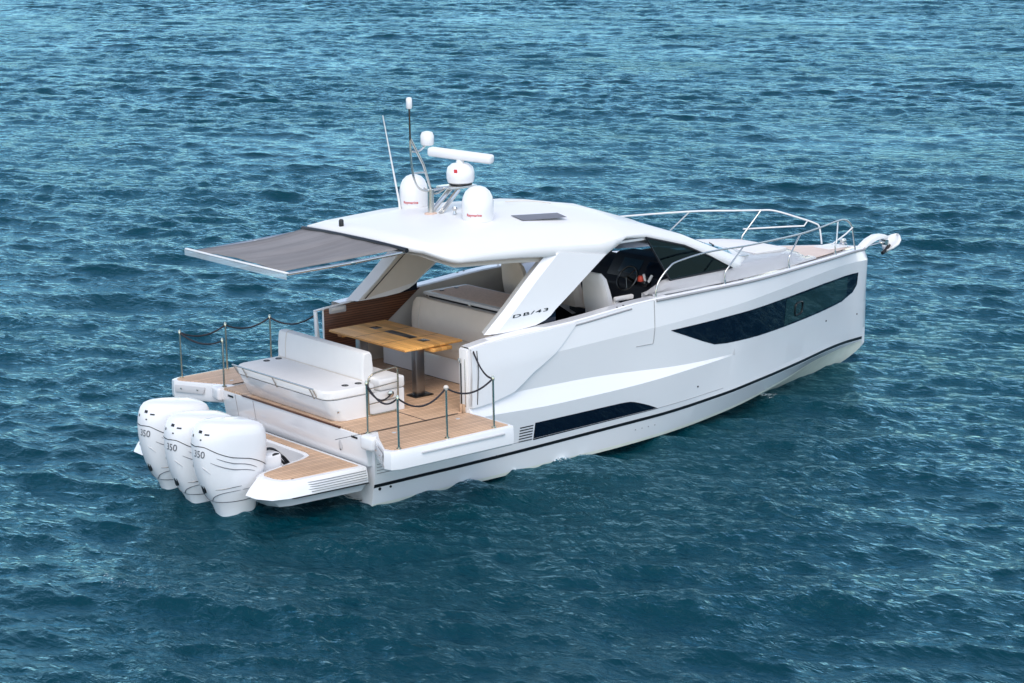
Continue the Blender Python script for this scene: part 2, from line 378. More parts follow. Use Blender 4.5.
def patch(name, xs, zb, zt, m, parent, sg=-1, off=.005, nz=4):
    bm = bmesh.new()
    add_grid(bm, [[side(x, zb(x)+(zt(x)-zb(x))*k/nz, sg, off) for k in range(nz+1)] for x in xs])
    return bm_obj(name, bm, m, parent, 25)
BOTTOM = []
for sg in (-1, 1):
    xs = list(np.linspace(0.002, 11.3, 80))
    patch('waterline_stripe', xs, lambda x: STz(x)-.019, lambda x: STz(x)+.030, BLACK, hull, sg, .004, 2)
    bm = bmesh.new()
    add_grid(bm, [[(x, sg*(CHy(x)+.004), CHz(x)), (x, sg*(CHy(x)*.5+.004), (CHz(x)+KEz(x))/2-.004), (x, sg*.004, KEz(x)-.004)] for x in xs])
    bm_obj('bottom_paint', bm, CREAM, hull, 25)
    patch('boot_paint', xs, lambda x: CHz(x), lambda x: CHz(x)+.045, CREAM, hull, sg, .003, 2)
    # long hull window near the bow
    wb = ltab([5.215, 5.92, 6.2, 6.51, 7.3, 8.5, 9.6, 10.35, 10.75, 10.88], [1.576, 1.30, 1.20, 1.165, 1.12, 1.085, 1.06, 1.06, 1.14, 1.25])
    wt = ltab([5.215, 6.5, 8, 9.5, 10.6, 10.88], [1.582, 1.585, 1.57, 1.53, 1.475, 1.455])
    xw = [5.215, 5.4, 5.65, 5.92, 6.05, 6.2, 6.35, 6.51]+list(np.linspace(6.8, 10.3, 14))+[10.35, 10.5, 10.65, 10.75, 10.82, 10.88]
    hw = patch('hull_window', xw, wb, wt, NAVY, hull, sg, .004, 3)
    patch('window_pane', list(np.linspace(8.15, 10.5, 12)), lambda x: wb(x)+.03, lambda x: wt(x)-.03, mat('teal_reflection_pane', (.012, .032, .035), .05, var=.5, vscale=2.5), hw, sg, .008, 3)  # tinted pane; its lighter mottling paints in reflections and the interior
    bm = bmesh.new()
    pth = [side(8.62+.13*math.copysign(abs(math.cos(t))**.5, math.cos(t)), 1.30+.10*math.copysign(abs(math.sin(t))**.5, math.sin(t)), sg, .014) for t in np.linspace(0, 2*math.pi, 25)]
    add_tube(bm, pth, .013, 6, False); bm_obj('porthole_frame', bm, BLACK, hw, 60)
    # lower hull window and louvre
    patch('lower_hull_window', list(np.linspace(2.665, 4.35, 14))+[4.42, 4.5, 4.65, 4.8, 4.92, 5.01], ltab([2.665, 5.01], [.408, .448]), ltab([2.665, 4.2, 4.4, 4.5, 4.75, 5.01], [.664, .668, .662, .642, .562, .452]), NAVY, hull, sg, .004, 3)
    bm = bmesh.new()
    for k in range(6):
        z = .42+.041*k
        add_grid(bm, [[side(x, z, sg, .005), side(x, z+.017, sg, .005)] for x in (2.40, 2.48, 2.56, 2.635)])
    bm_obj('louvre_vent', bm, BLACK, hull, 25)
    # seams and fittings
    def seam(pts, r=.006, m=GREYT): return tube('panel_seam', [side(x, z, sg, .002) for x, z in [(pts[k][0]+(pts[k+1][0]-pts[k][0])*q/4, pts[k][1]+(pts[k+1][1]-pts[k][1])*q/4) for k in range(len(pts)-1) for q in range(4)]+[pts[-1]]], r, m, hull, 5)
    seam([(4.887, 2.06), (4.88, 1.8), (4.872, 1.5), (4.862, 1.44)]); seam([(4.862, 1.44), (4.7, 1.443), (4.536, 1.446)], .005)
    seam([(x, K4z(x)+.002) for x in np.linspace(1.75, 6.5, 16)], .004)
    for (x, z, r) in ((.10, .205, .022), (.274, .205, .017), (2.03, .285, .022), (2.56, 1.50, .016), (2.68, 1.50, .016), (5.86, .62, .014), (9.75, .86, .014), (11.0, .72, .013)):
        lathe('drain_fitting', side(x, z, sg, 0), [(r, -.004), (r, .008), (r*.6, .010), (.001, .006)], BLACK, hull, 12, Matrix.Rotation(sg*-math.pi/2, 4, 'X'))
    for k in range(4):
        lathe('drain_fitting', side(4.62+.13*k, .19, sg, 0), [(.010, -.003), (.010, .006), (.001, .006)], GREYT, hull, 8, Matrix.Rotation(sg*-math.pi/2, 4, 'X'))
    # rub rail from the door forward to the stem, and the slot in the gunwale behind the door
    bm = bmesh.new(); add_tube(bm, [warp((x, sg*(S(x)+.008), T(x)-.012)) for x in list(np.linspace(4.93, 10.9, 40))+[11.1, 11.25, 11.36, 11.41]], .020, 8)
    bm_obj('rub_rail', bm, GREYT, hull, 60)
    tube('gunwale_track', [side(x, T(x)-.045, sg, .002) for x in np.linspace(3.38, 4.45, 8)], .013, GREYT, hull, 6)
    for x in (4.22, 4.34): lathe('drain_fitting', side(x, T(x)-.006, sg, -.05), [(.016, 0), (.016, .03), (.001, .032)], BLACK, hull, 10)
# grooves at the starboard and port quarters (continue the platform louvres)
for sg in (-1, 1):
    for k in range(4):
        tube('groove', [side(x, .56-.042*k, sg, .001) for x in (.03, .4, .8-.1*k)], .006, GREYT, hull, 5)
# raised wing panel of the folding side
def wing(sg):
    ed = [(XA+.01, 1.062), (1.72, 1.066), (1.95, 1.095), (2.28, 1.17), (2.45, 1.28), (2.61, 1.393), (2.8, 1.49), (3.02, 1.612), (3.2, 1.76), (3.4, 1.945)]
    bm = bmesh.new(); rows = []
    for x in np.linspace(XA+.01 if sg < 0 else 1.92, 3.4, 24):
        zb = float(np.interp(x, [e[0] for e in ed], [e[1] for e in ed]))
        zt = T(x)-.008
        if zt < zb+.005: zt = zb+.005
        yb = lambda z: max(float(np.interp(z, [1.0, K1z(x), 2.0], [S(x)+.005, S(x)+.024, S(x)])), hy(x, z))
        zk = min(max(K1z(x), zb+.004), zt-.004); zz = [zb+(zk-zb)*k/5 for k in range(6)]+[zk+(zt-zk)*k/3 for k in range(1, 4)]
        rows.append([(x, sg*(hy(x, zb)-.01), zb-.006)]+[(x, sg*(yb(z)+.018), z) for z in zz]+[(x, sg*(S(x)-.012), zt+.006)])
    add_grid(bm, rows)
    o = bm_obj('wing_panel', bm, WHITE, hull, 12)
    if sg < 0: tube('panel_seam', [(1.66, sg*(S(1.66)+.03), 1.84), (1.66, sg*(S(1.66)+.061), 1.57), (1.655, sg*(S(1.66)+.026), 1.1)], .006, BLACK, o, 5)
wing(-1); wing(1)

# ---- cockpit: floor, inner walls
floor = box('cockpit_floor', (1.95, 0, .955), (4.1, 3.42, .06), TEAK, Y, bevel=.004)
box('floor_seam', (.9, -1.22, .987), (.012, 1.05, .004), DARK, floor, bevel=0)
box('floor_seam', (.45, -1.72, .987), (2.0, .012, .004), DARK, floor, bevel=0)
for sg in (-1, 1):
    bm = bmesh.new()
    yi = 1.66 if sg < 0 else 1.70
    rows = [[(x, sg*yi, .95), (x, sg*yi, T(x)+.012)] for x in np.arange(XA+.06, 7.0, .3)]
    add_grid(bm, rows)
    wl = bm_obj('cockpit_side', bm, LINER if sg > 0 else PANELG, Y, 30)
    if sg > 0:
        zt = lambda x: T(x)-.012
        prism('teak_panel', [(1.63, 1.697, .98), (1.63, 1.697, zt(1.63)), (2.4, 1.697, zt(2.4)), (3.38, 1.697, zt(3.38)), (2.05, 1.697, 1.05), (1.99, 1.697, .98)], (0, -.025, 0), SLATW, wl, bevel=.003)
        box('teak_edge', (1.622, 1.69, 1.43), (.012, .035, .93), WHITE, wl, bevel=.004)
        box('top_edge', (2.0, 1.70, 1.915), (.78, .05, .022), WHITE, wl, bevel=.006, M=Matrix.Translation((1.86, 1.70, 1.902)) @ Matrix.Rotation(R(-5), 4, 'Y'))
        hl = box('door_latch', (1.86, 1.66, 1.845), (.30, .03, .10), PANELG, wl, bevel=.02)
        box('latch_slot', (1.86, 1.642, 1.86), (.22, .01, .04), CUSH, hl, bevel=.004)
        prism('coaming_post', [(1.60, 1.80, .98), (1.66, 1.80, .98), (1.60, 1.80, 1.82), (1.57, 1.80, 1.82)], (0, .07, 0), WHITE, Y, bevel=.008)
# starboard coaming end trim
et = box('coaming_end', (XA-.012, -1.745, 1.42), (.03, .17, .88), CUSH, Y, bevel=.01)
box('slot_trim', (XA-.030, -1.70, 1.36), (.008, .03, .60), DSTEEL, et, bevel=.003)
box('slot_trim', (XA-.030, -1.79, 1.40), (.008, .015, .66), STEEL, et, bevel=.003)
box('teak_foot', (XA-.032, -1.72, 1.04), (.02, .12, .12), TEAK, et, bevel=.003)
box('hinge', (XA-.05, -1.70, 1.70), (.03, .04, .06), STEEL, et, bevel=.006)

# ---- transom step and swim platform
tr = prism('transom', [(-.058, -1.74, .53), (-.118, -1.74, .957), (.07, -1.74, .957), (.07, -1.74, .53)], (0, 3.48, 0), WHITE, Y, bevel=.010)
for y in (.92, 1.38): prism('door_seam', [(-.063, y, .56), (-.121, y, .945), (-.10, y, .945), (-.05, y, .56)], (0, .010, 0), GREYT, tr, bevel=0)
lathe('latch_plate', (-.088, -1.16, .72), [(.055, -.004), (.055, .006), (.04, .010), (.001, .010)], PANELG, tr, 16, Matrix.Rotation(-math.pi/2, 4, 'Y') @ Matrix.Diagonal((1.3, .7, 1, 1)))
box('latch_handle', (-.092, -1.16, .665), (.012, .02, .035), BLACK, tr, bevel=.003)
box('step_light', (-.112, -1.52, .90), (.012, .14, .03), DSTEEL, tr, bevel=.005)
box('step_light', (-.112, 1.52, .90), (.012, .14, .03), DSTEEL, tr, bevel=.005)
box('socket', (-.118, 1.12, .57), (.03, .08, .05), BLACK, tr, bevel=.008)
box('teak_lip', (-.115, 0, .972), (.03, 2.4, .024), SLATW, tr, bevel=.004)
for sg in (-1, 1):                                   # moulded corner blocks under the inner stanchions
    bm = bmesh.new(); add_box(bm, (-.02, sg*1.84, .89), (.30, .26, .20), sg*-.15, .045, 3)
    bm_obj('corner_block', bm, WHITE, tr, 40)
half = [(-.10, 0), (-.10, 1.74), (-1.18, 1.68), (-1.32, 1.61), (-1.40, 1.46), (-1.41, 1.22), (-1.36, 1.12), (-1.26, 1.06), (-.56, .86), (-.42, .78), (-.38, .66), (-.38, 0)]
out = [(x, -y) for x, y in half] + [(x, y) for x, y in half[::-1] if y > 0]
def offs(pts, d):
    n = len(pts); res = []
    A = sum(pts[i][0]*pts[(i+1) % n][1]-pts[(i+1) % n][0]*pts[i][1] for i in range(n)); sgn = 1 if A > 0 else -1
    for i in range(n):
        p, q, r = Vector(pts[i-1]), Vector(pts[i]), Vector(pts[(i+1) % n])
        e1 = (q-p).normalized(); e2 = (r-q).normalized()
        n1 = Vector((e1.y, -e1.x))*sgn; n2 = Vector((e2.y, -e2.x))*sgn
        b = (n1+n2); b = b.normalized()*(1/max(.5, b.length/2)) if b.length > .01 else n1
        res.append((q+b*d)[:])
    return res
def platform_ring(d, z, aft=0, sd=0):
    return [(x-aft*sm(-.9, -1.35, x) if x < -.9 and abs(y) > 1.0 else x, y+(math.copysign(sd, y) if abs(y) > 1.5 else 0), z) for x, y in offs(out, d)]
def sm2(x): return min(1, max(0, (-.9-x)/.5))
def platform_ring(d, z, aft=0, sd=0):
    res = []
    for (x0, y0), (x, y) in zip(out, offs(out, d)):
        res.append((x-aft*sm2(x0)*(1 if abs(y0) > 1.15 else .7), y+(math.copysign(sd, y0) if abs(y0) > 1.5 else 0)+(.20*sm2(x0) if y0 > 1.0 else 0), z))
    return res
bm = bmesh.new()
add_loft(bm, [platform_ring(-.02, .553), platform_ring(-.004, .549, .01, .01), platform_ring(0, .535, .04, .015), platform_ring(0, .42, .16, .045), platform_ring(0, .345, .22, .05), platform_ring(-.02, .325, .21, .045), platform_ring(-.06, .22, .1, -.03)])
sp = bm_obj('swim_platform', bm, WHITE, Y, 28)
bm = bmesh.new(); add_loft(bm, [platform_ring(-.07, .548), platform_ring(-.07, .560), platform_ring(-.074, .562)])
bm_obj('teak_deck', bm, TEAK, sp, 28)
for sg in (-1, 1):
    for k in range(5):
        z = .50-.030*k; x0 = -1.16+.05*k
        tube('groove', [(x, sg*(1.70+.028+.05*(.52-z)/.18+(-.055 if x < -.9 else 0)*(-x-.9)/.3+(x+.9)*.045), z) for x in np.linspace(x0, -.12, 6)], .006, GREYT, sp, 5)
    if sg < 0: tube('keel_strip', [(-1.5, sg*1.40, .335), (-1.42, sg*1.62, .335), (-1.2, sg*1.73, .335), (-.1, sg*1.795, .335)], .010, BLACK, sp, 6)
    tube('platform_bracket', [(-.02, sg*1.5, .02), (-.25, sg*1.52, .10), (-.45, sg*1.52, .25)], .016, STEEL, sp, 6)
bm = bmesh.new()                                      # outboard well behind the platform
add_box(bm, (-.62, 0, .16), (.5, 1.5, .42), 0, .03); bm_obj('engine_well', bm, PANELG, sp, 35)
box('deck_cleat', (-.25, 1.15, .585), (.05, .14, .03), STEEL, sp, bevel=.01)

# ---- fold-out side terraces
def terrace(sg):
    x0, x1, y0, y1 = -.30, 1.60, 1.80, 2.74
    def ring(d, z, q=0):
        pts = [(x0+.32+d, y0), (x0+.14+d, y0+.28), (x0-.10+d, y1-.16-d), (x0-.07+d, y1-.05-d), (x0+.05, y1-d), (x1-.02-d, y1-d), (x1-d, y1-.03-d), (x1-d, y0)]
        return [(x, sg*(y-q), z) for x, y in pts]
    bm = bmesh.new()
    add_loft(bm, [ring(.02, .988), ring(.004, .984), ring(0, .972), ring(-.005, .82), ring(.0, .745), ring(.02, .722), ring(.05, .715)])
    t = bm_obj('side_terrace', bm, WHITE, Y, 28)
    bm = bmesh.new(); add_loft(bm, [ring(.05, .98), ring(.05, .992), ring(.054, .994)]); bm_obj('teak_deck', bm, TEAK, t, 28)
    box('rail_strip', ((x0+x1)/2+.1, sg*(y1+.016), .905), (1.35, .02, .022), PANELG, t, bevel=.006)
    e0_, e1_ = Vector((x0+.14, y0+.28, 0)), Vector((x0-.10, y1-.16, 0))
    def lk(f, z, o): p = e0_.lerp(e1_, f); return (p.x-.012-o, sg*p.y, z)
    lo = prism('end_locker', [lk(.02, .935, .0), lk(.95, .935, .0), lk(.92, .835, .014), lk(.05, .835, .014)], (-.010, 0, 0), PANELG, t, bevel=.003)
    for f in (.25, .75): box('locker_hinge', lk(f, .89, .016), (.012, .05, .025), STEEL, lo, bevel=.004)
    for x in (.2, 1.25): lathe('deck_fitting', (x, sg*1.98, .993), [(.03, 0), (.03, .006), (.001, .008)], PANELG, t, 12)
    return t
terr = {-1: terrace(-1), 1: terrace(1)}
# stanchions: one mesh each with a foot
def stanchion(x, y, parent, h=.705):
    bm = bmesh.new()
    add_lathe(bm, (x, y, .99), [(.035, 0), (.035, .012), (.016, .02), (.014, .05), (.014, h-.07), (.020, h-.065), (.020, h-.02), (.010, h)], 10)
    return bm_obj('stanchion', bm, POLE, parent, 40)
tops = {}
for sg in (-1, 1):
    for x, y in ((-.22, 2.66), (.55, 2.66), (1.32, 2.66)): stanchion(x, sg*y, terr[sg]); tops[(x, sg)] = (x, sg*y, 1.655)
    stanchion(-.06, sg*1.76, Y); tops[(-.06, sg)] = (-.06, sg*1.76, 1.655)
def rope(a, b, s): tube('barrier_rope', sag(a, b, s), .0125, ROPE, Y, 6)
for sg, top in ((-1, (1.62, -1.85, 1.86)), (1, (1.60, 1.82, 1.80))):
    rope(tops[(-.06, sg)], tops[(-.22, sg)], .16 if sg < 0 else .1); rope(tops[(-.22, sg)], tops[(.55, sg)], .17 if sg < 0 else .10)
    rope(tops[(.55, sg)], tops[(1.32, sg)], .13 if sg < 0 else .10)
    rope(tops[(1.32, sg)], top, .10 if sg < 0 else .13)
lathe('rope_knot', (.55, -2.66, 1.67), [(.01, -.05), (.026, -.035), (.036, -.005), (.022, .018), (.005, .025)], LINER, Y, 10)
rope(tops[(.55, -1)], (.98, -2.1, 1.60), .02) if False else None

# ---- aft bench with backrest facing aft
bm = bmesh.new()
rb = lambda x0, x1, y0, y1, z, r=.14: [(x0+r, y0, z), (x1-.03, y0, z), (x1, y0+.03, z), (x1, y1-.03, z), (x1-.03, y1, z), (x0+r, y1, z), (x0+r*.4, y1-r*.25, z), (x0+r*.1, y1-r*.6, z), (x0, y1-r, z), (x0, y0+r, z), (x0+r*.1, y0+r*.6, z), (x0+r*.4, y0+r*.25, z)]
add_loft(bm, [rb(-.02, 1.10, -1.02, 1.20, .985), rb(-.06, 1.10, -1.02, 1.22, 1.02), rb(-.16, 1.10, -1.02, 1.27, 1.27), rb(-.165, 1.09, -1.02, 1.27, 1.285)])
bench = bm_obj('aft_bench', bm, WHITE, Y, 30)
bm = bmesh.new()
add_loft(bm, [rb(-.15, .62, -1.0, 1.26, 1.288), rb(-.185, .60, -1.025, 1.29, 1.31), rb(-.185, .60, -1.025, 1.29, 1.39), rb(-.165, .58, -1.01, 1.275, 1.415), rb(-.06, .52, -.9, 1.15, 1.422)])
seat = bm_obj('seat_cushion', bm, CUSH, bench, 40)
for x, y in ((.22, -.86), (.42, -.88), (.26, 1.12), (.46, 1.12)):
    lathe('cup_holder', (x, y, 1.416), [(.048, -.01), (.048, .012), (.038, .014), (.036, .006), (.001, .006)], BLACK, seat, 16)
bm = bmesh.new()
pr = [(.555, 1.415), (.72, 1.415), (.735, 1.60), (.72, 1.77), (.70, 1.795), (.62, 1.80), (.59, 1.785), (.575, 1.74), (.56, 1.60)]
rows = []
for y, s in ((-.80, .86), (-.78, .96), (-.745, 1), (1.24, 1), (1.275, .96), (1.29, .86)):
    cxx = .65
    rows.append([(cxx+(x-cxx)*s, y, 1.415+(z-1.415)*(.6+.4*s)) for x, z in pr])
add_loft(bm, rows); br = bm_obj('backrest', bm, CUSH, bench, 38)
tube('piping', [(.553, 1.08, 1.42), (.557, 1.08, 1.6), (.572, 1.08, 1.74), (.588, 1.08, 1.788), (.62, 1.08, 1.802), (.70, 1.08, 1.797)], .005, LINER, br, 5)
tube('piping', [(.545, 1.25, 1.425), (.545, -.78, 1.425)], .009, LINER, br, 5)
box('seat_panel', (.89, .12, 1.37), (.42, 2.27, .16), CUSH, bench, bevel=.03, seg=3)
tube('grab_rail', smooth_path([(-.17, 1.16, 1.30), (-.24, 1.17, 1.42), (-.25, 1.10, 1.435), (-.25, 0, 1.435), (-.25, -.72, 1.435), (-.24, -.78, 1.42), (-.17, -.77, 1.30)], 5), .013, STEEL, bench)
for y in (.95, .2, -.7): tube('rail_post', [(-.25, y, 1.435), (-.17, y, 1.28)], .011, STEEL, bench)
box('lock', (-.02, -1.03, 1.13), (.03, .014, .03), STEEL, bench, bevel=.005)
# stainless side gate by the bench
bm = bmesh.new()
loop = smooth_path([(.47, -1.07, 1.02), (.45, -1.07, 1.06), (.45, -1.07, 1.47), (.50, -1.07, 1.545), (.58, -1.07, 1.575), (.86, -1.07, 1.60), (.93, -1.07, 1.585), (.94, -1.07, 1.52), (.93, -1.07, 1.06), (.90, -1.07, 1.015), (.83, -1.07, 1.005), (.53, -1.07, 1.005), (.47, -1.07, 1.02)], 4)
add_tube(bm, loop, .0125, 8); add_tube(bm, [(.45, -1.07, 1.37), (.94, -1.07, 1.40)], .009, 6); add_tube(bm, [(.45, -1.07, 1.16), (.94, -1.07, 1.18)], .009, 6)
gate = bm_obj('side_gate', bm, TEAKST, Y, 50)
lathe('gate_latch', (.80, -1.08, 1.25), [(.035, -.02), (.05, 0), (.05, .02), (.02, .03)], STEEL, gate, 12, Matrix.Rotation(math.pi/2, 4, 'X'))
tube('barrier_rope', sag((-.06, -1.78, 1.60), (.80, -1.10, 1.25), .12), .011, ROPE, Y, 6)

# ---- cockpit table
tbl = box('cockpit_table', (1.85, .15, 1.665), (.62, 1.5, .035), DARK, Y, bevel=.006)
for y in (-.56, .78):
    lg = box('table_leg', (1.66, y, 1.33), (.15, .11, .66), TLEG, tbl, bevel=.012)
    box('leg_base', (1.68, y, .995), (.32, .22, .02), DSTEEL, tbl, bevel=.006)
top = box('tabletop', (1.80, .165, 1.70), (1.0, 1.84, .035), TABLEW, tbl, bevel=.012)
box('leaf_support', (1.92, -.68, 1.645), (.34, .22, .05), TABLEW, tbl, bevel=.008)
box('leaf_support', (1.45, .95, 1.645), (.10, .12, .06), TABLEW, tbl, bevel=.008)
box('cup_recess', (1.87, .12, 1.7185), (.13, .62, .006), BLACK, top, bevel=.002)
for y in (.72, -.42): box('table_hinge', (1.87, y, 1.7185), (.13, .15, .005), DSTEEL, top, bevel=.002)
box('leaf_seam', (1.80, .42, 1.7178), (.98, .006, .003), DARK, top, bevel=0)
box('leaf_seam', (1.80, -.20, 1.7178), (.98, .006, .003), DARK, top, bevel=0)

# ---- dinette seat facing aft, wet bar behind it
ds = box('dinette_seat', (2.74, .25, 1.16), (.55, 2.3, .34), WHITE, Y, bevel=.015)
box('toe_kick', (2.50, .25, 1.005), (.05, 2.2, .05), DARK, ds, bevel=.004)
box('seat_cushion', (2.72, .25, 1.40), (.60, 2.3, .13), BEIGE, ds, bevel=.04, seg=3)
bm = bmesh.new()
rows = []
for y, s in ((-.98, .85), (-.94, .97), (-.9, 1), (1.24, 1), (1.30, .96), (1.34, .8)):
    pr = [(2.94, 1.47), (3.08, 1.47), (3.12, 1.7), (3.13, 1.88), (3.09, 1.925), (3.03, 1.925), (2.99, 1.88), (2.95, 1.7)]
    rows.append([(3.03+(x-3.03)*s, y, 1.69+(z-1.69)*s) for x, z in pr])
add_loft(bm, rows); dbk = bm_obj('dinette_backrest', bm, BEIGE, ds, 45)
tube('piping', [(2.94, 1.14, 1.48), (2.945, 1.14, 1.7), (2.985, 1.14, 1.88), (3.03, 1.14, 1.928)], .006, LINER, dbk, 5)
box('back_gap_shade', (3.02, .2, 1.45), (.10, 2.2, .04), BLACK, ds, bevel=.004)  # black box standing in for the shade below the backrest
wb_ = box('wet_bar', (3.52, .2, 1.43), (.72, 2.0, .98), LINER, Y, bevel=.01)
box('bar_gap_shade', (3.165, .2, 1.945), (.02, 1.96, .05), BLACK, wb_, bevel=.003)  # black strip painting the shade under the overhanging bar top
lid = box('bar_top', (3.50, .22, 1.985), (.80, 2.0, .045), PANELG, wb_, bevel=.008)
box('bar_surface', (3.52, .20, 2.010), (.68, 1.86, .004), COUNTER, lid, bevel=0)
for y in (1.1, .1): box('bar_hinge', (3.10, y, 1.955), (.03, .06, .03), STEEL, wb_, bevel=.004)
for x, y in ((3.32, 1.05), (3.60, 1.06), (3.3, -.55)): lathe('bar_fitting', (x, y, 2.012), [(.035, 0), (.035, .01), (.001, .012)], BLACK, lid, 12)

# ---- helm seats: each with base, seat, backrest and armrests
def helm_seat(x, y, z0, h, m, wdt=.52):
    s = box('helm_seat', (x+.28, y, z0-.22), (.40, wdt*.6, .40), DARK, Y, bevel=.03)
    box('seat_cushion', (x+.30, y, z0+.03), (.52, wdt, .14), m, s, bevel=.045, seg=3)
    bm = bmesh.new(); rows = []
    for t in np.linspace(0, 1, 9):
        wv = wdt*(.5-.12*max(0, t-.4)**1.2/.6); xx = x - .14*t; th = .085*(1-.3*t) if t < .95 else .03
        if t > .99: wv *= .8
        z = z0 + h*t
        rows.append([(xx-th, y-wv*.8, z), (xx-th*.9, y+wv*.8, z), (xx-th*.2, y+wv, z), (xx+th, y+wv*.92, z), (xx+th*.6, y, z), (xx+th, y-wv*.92, z), (xx-th*.2, y-wv, z)])
    add_loft(bm, rows); bm_obj('seat_backrest', bm, m, s, 50)
    for sg in (-1, 1):
        box('armrest', (x+.20, y+sg*wdt*.52, z0+.28), (.36, .07, .07), m, s, bevel=.025, seg=3)
        box('armrest_bracket', (x+.06, y+sg*wdt*.50, z0+.15), (.07, .05, .24), m, s, bevel=.015)
    return s
helm_seat(4.72, -.90, 1.72, .66, CUSH, .56)
helm_seat(4.62, .85, 1.72, .62, BEIGE, .56)
helm_seat(4.95, .02, 1.72, .70, BEIGE, .50)
# ---- helm console and dark cabin front
hc = bm = bmesh.new()
pr = [(5.55, 1.2), (5.55, 2.02), (5.75, 2.20), (6.05, 2.30), (6.55, 2.20), (6.75, 2.14), (6.75, 1.2)]
add_prism(bm, [(x, -1.36, z) for x, z in pr], (0, 2.72, 0), .03, 2)
hc = bm_obj('helm_console', bm, DARK, Y, 35)
prism('instrument_pod', [(5.62, -1.30, 2.10), (5.86, -1.30, 2.42), (6.2, -1.30, 2.42), (6.2, -1.30, 2.1)], (0, 1.3, 0), DARK, hc, bevel=.03)
for y in (-1.0, -.45): box('chart_screen', (5.735, y, 2.265), (.01, .42, .24), BLUEG if y > -.5 else NAVY, hc, bevel=.003, M=Matrix.Translation((5.735, y, 2.265)) @ Matrix.Rotation(R(37), 4, 'Y') @ Matrix())
bm = bmesh.new()
MW = Matrix.Translation((5.42, -.72, 2.16)) @ Matrix.Rotation(R(-58), 4, 'Y')
pts = [MW @ Vector((.19*math.cos(t), .19*math.sin(t), 0)) for t in np.linspace(0, 2*math.pi, 33)]
add_tube(bm, pts, .015, 8, False)
for a in (90, 210, 330): add_tube(bm, [MW @ Vector((0, 0, .02)), MW @ Vector((.19*math.cos(R(a)), .19*math.sin(R(a)), 0))], .010, 6)
add_tube(bm, [MW @ Vector((0, 0, .02)), MW @ Vector((0, 0, -.2))], .03, 8)
bm_obj('steering_wheel', bm, DSTEEL, hc, 50)
th = box('throttle', (5.53, -1.02, 2.10), (.12, .10, .08), DSTEEL, hc, bevel=.02)
tube('throttle_lever', [(5.53, -1.05, 2.12), (5.60, -1.06, 2.22)], .022, CHROMEW, th); tube('throttle_lever', [(5.53, -.99, 2.12), (5.50, -.99, 2.24)], .020, CHROMEW, th)
lathe('kill_switch', (5.50, -.92, 2.16), [(.02, -.04), (.045, -.03), (.05, .02), (.03, .05), (.005, .055)], REDO, th, 12)
box('side_pocket', (5.1, -1.45, 1.90), (.30, .05, .14), BLUEG, Y, bevel=.02)
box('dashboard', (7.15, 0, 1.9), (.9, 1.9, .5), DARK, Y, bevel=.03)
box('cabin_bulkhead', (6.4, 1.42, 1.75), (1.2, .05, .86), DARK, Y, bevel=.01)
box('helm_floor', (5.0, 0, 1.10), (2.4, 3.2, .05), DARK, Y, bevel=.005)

# ---- coachroof, deck and foredeck
def cz_s(x): return float(np.interp(x, [5.0, 5.2, 5.45, 5.6, 7, 8, 8.9, 9.2, 9.44], [2.07, 2.13, 2.205, 2.22, 2.215, 2.165, 2.085, 2.02, 1.90]))
def cy_s(x): return float(np.interp(x, [5.0, 5.5, 6.87, 7.5, 8, 9, 9.2, 9.44], [1.60, 1.53, 1.42, 1.24, 1.07, .72, .62, .52]))
def deckz(x): return T(x)+.0
bm = bmesh.new(); rows = []
for x in [4.99, 5.1, 5.2, 5.3, 5.45, 5.6, 5.8]+list(np.arange(6.1, 9.0, .3))+[9.05, 9.2, 9.3, 9.38, 9.44]:
    b = max(cy_s(x)+.05, S(x)-.13); zb = deckz(x)+.02
    zs = max(cz_s(x), zb)
    row = []
    for sg in (-1,):
        h = [(b, zb), (b-.02, zb+.03), (cy_s(x)+.06*(1 if x < 9 else .6), zs-.05 if zs-.05 > zb+.03 else zb+.03), (cy_s(x), zs), (cy_s(x)-.06, zs+.018)]
    if x < 6.7: inner = [(cy_s(x)-.10, zs+.015)]
    else: inner = [(cy_s(x)*.5, zs+.05)]
    r = [(x, -y, z) for y, z in h] + [(x, -y, z) for y, z in inner]
    r += [(x, 0, zs+.06)] if x >= 6.7 else [(x, -(cy_s(x)-.10), zs-.1)]
    rows.append(r)
for sg in (1, -1): add_grid(bm, [[(x, -sg*y, z) if sg < 0 else (x, y, z) for x, y, z in r] for r in rows])
coach = bm_obj('coachroof', bm, WHITE, Y, 24)
bm = bmesh.new()
rows = []
for x in list(np.arange(4.95, 11.2, .25))+[11.25, 11.33, 11.38]:
    s = S(x); rows.append([(x, -s, T(x)-.002), (x, -max(s-.05, s*.5), T(x)+.02), (x, -max(s-.13, s*.3), T(x)+.005), (x, 0, T(x)+.008), (x, max(s-.13, s*.3), T(x)+.005), (x, max(s-.05, s*.5), T(x)+.02), (x, s, T(x)-.002)])
rows = [[p if (r[0][0] > 6.9 or abs(p[1]) > 1.2) else (p[0], p[1], p[2]-.5) for p in r] for r in rows]
add_grid(bm, [[warp(p) for p in r] for r in rows]); deck = bm_obj('foredeck', bm, WHITE, Y, 30)
bm = bmesh.new(); rows = []
for x in np.linspace(9.05, 10.95, 12):
    b = max(.02, S(x)-.17); rows.append([(x, -b, T(x)+.02), (x, -b, T(x)+.030), (x, b, T(x)+.030), (x, b, T(x)+.02)])
add_grid(bm, rows); bm_obj('bow_teak', bm, BOWTEAK, deck, 30)
bm = bmesh.new()
ring = lambda d, z: [(8.0+d, -.80+d*.8, z+.04), (8.7-d, -.66+d*.8, z-.012), (9.0-d, -.50+d*.5, z-.04), (9.0-d, .50-d*.5, z-.04), (8.7-d, .66-d*.8, z-.012), (8.0+d, .80-d*.8, z+.04)]
